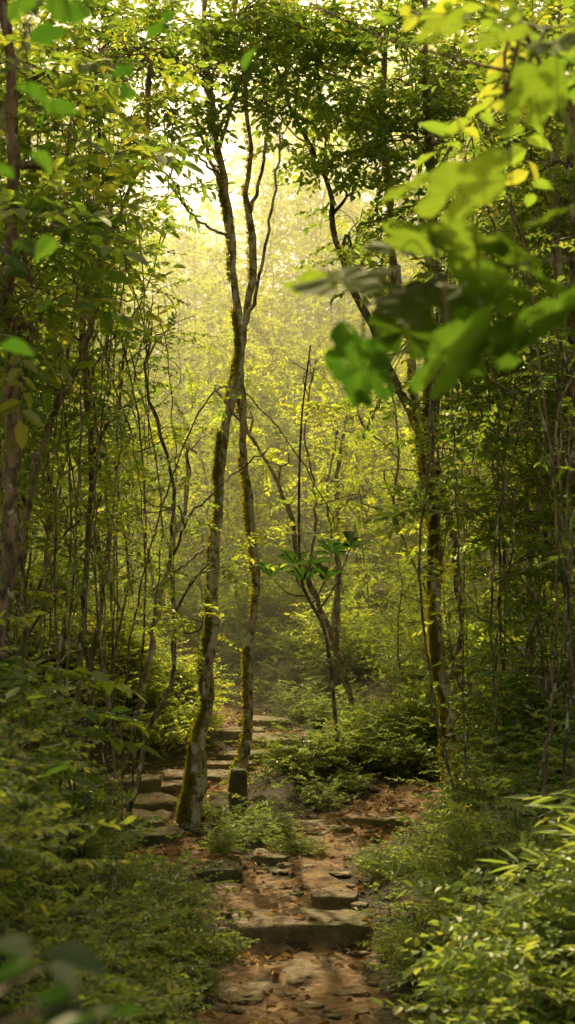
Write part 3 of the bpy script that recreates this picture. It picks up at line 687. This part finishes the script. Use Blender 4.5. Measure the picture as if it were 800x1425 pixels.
def near_tree(base, stempts, leaves, label, seed, simple=False, leafm=M_NEAR, r1=.004):
    rng = np.random.default_rng(seed)
    b = np.array([base[0], base[1], Hs(*base)-.05]); gt, gc = Geo(), Geo()
    S = resample(np.array([b]+[np.array(q) for q in stempts]), 40)
    tube(gt, S, np.interp(np.linspace(0, 1, 40), [0, .6, .75, 1], [.016, .012, r1, r1*.6]), 8, 0, .03, rng)
    for (u, v, d, px, yaw, pitch, roll, tint) in leaves:
        c = W(u, v, d); size = px/F*d
        s = S[np.argmin(np.linalg.norm(S-(c+[.0, 0, .1]), axis=1))]
        B = resample(np.array([s, (s+c)/2+[0, 0, .04], c]), 8)
        tube(gt, B, np.linspace(.002, .001, 8), 5, 0)
        if simple:
            vv, ff = leafquads(size, .3, .3, .3)
            M = np.array((Matrix.Rotation(yaw, 3, 'Z')@Matrix.Rotation(pitch, 3, 'X')@Matrix.Rotation(roll, 3, 'Y')))
            gc.add(vv@M.T+c, ff, 0, np.full(6, tint))
        else: lobed(gc, c, size, yaw, pitch, roll, tint, rng)
    tree_thing('sapling', gt.mesh('trunk', [M_BARKD], True, b), gc.mesh('crown', [leafm, M_TWIG], False, b), tuple(b), label, 'sapling')
rn = np.random.default_rng(79)
LV = []
for (u, v, d, px, t_, pt) in [(505,512,2.5,130,.0,1.1),(640,262,2.3,150,.45,.4),(475,388,2.3,150,.6,.4),(625,495,2.3,160,.12,.8),(748,445,2.3,170,.12,.6),(690,50,2.4,100,.6,.5),(610,38,2.5,80,.6,.4),(745,130,2.5,100,.35,.6),(660,345,2.5,130,.4,.4),(590,330,2.6,120,.4,.3),(715,350,2.5,110,.25,.5),(565,258,2.6,90,.5,.4),(600,425,2.5,150,.3,.6),(670,480,2.4,130,.1,.9),(775,60,2.4,100,.5,.5),(535,400,2.6,120,.5,.5),(565,460,2.6,110,.15,.8),(545,345,2.7,90,.45,.4),(690,400,2.4,130,.25,.6),(780,400,2.4,110,.15,.5),(520,470,2.7,100,.03,.9),(430,392,2.6,80,.6,.3),(500,540,2.6,70,.0,1.2),(760,300,2.5,80,.3,.5),(640,400,2.6,120,.3,.5)]:
    LV.append((u, v, d, px, rn.uniform(-2.6, 2.6), pt+rn.normal(0, .12), rn.normal(0, .25), t_))
near_tree((.98, 2.5), [(.94, 2.5, .9), (.88, 2.5, 1.7), (.68, 2.5, 2.22), (.40, 2.5, 2.27), (.14, 2.5, 2.2)], LV, 'sapling with broad lobed bright green leaves', 3)
hero('tree', [(900,1500,3.2,7),(890,1000,3.2,6),(860,500,3.2,5),(800,160,3.2,4),(660,90,3.2,3),(560,62,3.2,2.6),(480,30,3.2,2.3),(410,-8,3.2,2)], 'arching thin sapling with pale twisted bark', clumps=[(760,40,3.1,.12,8)], bark=M_BARKB, kind='mid', seed=60, n=40)
LV = []
for (u, v, d, px) in [(20,340,2.2,50),(60,430,2.4,50),(20,250,2.3,50),(150,110,2.6,60),(170,140,2.5,50),(110,90,2.4,50),(40,60,2.2,60),(20,120,2.4,60),(60,1080,2.4,40),(0,480,2.4,50),(75,330,3,50),(200,60,3,50),(90,30,2.4,60),(10,30,2.4,60),(130,20,2.6,60),(60,150,2.5,50),(250,20,3,50),(340,100,3,40),(45,210,2.5,50)]:
    LV.append((u, v, d, px, rn.uniform(-3, 3), rn.uniform(-.3, .9), rn.normal(0, .4), rn.random()*.12))
near_tree((-.62, 2.2), [(-.6, 2.2, .8), (-.56, 2.2, 1.5), (-.5, 2.25, 2.1), (-.46, 2.3, 2.5), (-.38, 2.4, 2.8)], LV, 'thin sapling with scattered oval leaves', 8, simple=True)
LV = []
for k in range(12):
    LV.append((rn.uniform(-40, 150), rn.uniform(1310, 1420), rn.uniform(1.3, 1.6), rn.uniform(80, 130), rn.uniform(-3, 3), rn.uniform(-.2, .3), rn.normal(0, .3), rn.random()*.4))
near_tree((-.52, 1.4), [(-.52, 1.4, .5), (-.52, 1.4, .8), (-.51, 1.42, 1.0), (-.50, 1.4, 1.08)], LV, 'low plant with dark narrow leaves', 9, simple=True, leafm=M_DARK, r1=.003)

# ------------------------------------------------------------------ mist
g = Geo()
x0, x1, y0, y1, z0, z1 = -12, 12, 11.5, 38, -1.5, 12
g.add([[x0,y0,z0],[x1,y0,z0],[x1,y1,z0],[x0,y1,z0],[x0,y0,z1],[x1,y0,z1],[x1,y1,z1],[x0,y1,z1]],
      [[0,3,2,1],[4,5,6,7],[0,1,5,4],[1,2,6,5],[2,3,7,6],[3,0,4,7]])
m, t, n_, l = nt('sunlit_mist'); out = n_.new('ShaderNodeOutputMaterial'); vs = n_.new('ShaderNodeVolumeScatter')
vs.inputs['Color'].default_value = (1, .93, .58, 1); vs.inputs['Density'].default_value = .022; vs.inputs['Anisotropy'].default_value = .62
l.new(vs.outputs[0], out.inputs['Volume'])
obj('mist', g.mesh('mist', [m]), kind='structure', label='thin golden morning mist hanging in the clearing', category='mist')

# ------------------------------------------------------------------ light
EL, AZ = math.radians(50), math.radians(10)
w = bpy.data.worlds.new('World'); scene.world = w; w.use_nodes = True
nn = w.node_tree.nodes; bg = nn['Background']
sk = nn.new('ShaderNodeTexSky'); sk.sky_type = 'NISHITA'; sk.sun_disc = False
sk.sun_elevation = EL; sk.sun_rotation = -AZ; sk.dust_density = 8; sk.air_density = 1.0; sk.ozone_density = .2
tm = nn.new('ShaderNodeMixRGB'); tm.blend_type = 'MULTIPLY'; tm.inputs[0].default_value = 1; tm.inputs[2].default_value = (1.36, 1.2, .80, 1)
w.node_tree.links.new(sk.outputs[0], tm.inputs[1]); w.node_tree.links.new(tm.outputs[0], bg.inputs[0]); bg.inputs[1].default_value = .15
sl = bpy.data.lights.new('sun', 'SUN'); sl.energy = 5; sl.angle = math.radians(.5); sl.color = (1, .86, .56)
so = obj('sun', sl)
s = Vector((-math.sin(AZ)*math.cos(EL), math.cos(AZ)*math.cos(EL), math.sin(EL)))
so.rotation_euler = s.to_track_quat('Z', 'Y').to_euler(); so.location = (0, 0, 30)

# ------------------------------------------------------------------ camera
cd = bpy.data.cameras.new('camera'); cam = obj('camera', cd)
cam.location = (0, 0, EYE); cam.rotation_euler = (math.radians(90), 0, 0)
cd.sensor_fit = 'VERTICAL'; cd.sensor_height = 36; cd.lens = 36*F/1425; cd.shift_y = (815-712.5)/1425
cd.clip_end = 1000; cd.clip_start = .05
cd.dof.use_dof = True; cd.dof.focus_distance = 9.6; cd.dof.aperture_fstop = 3.6
scene.camera = cam
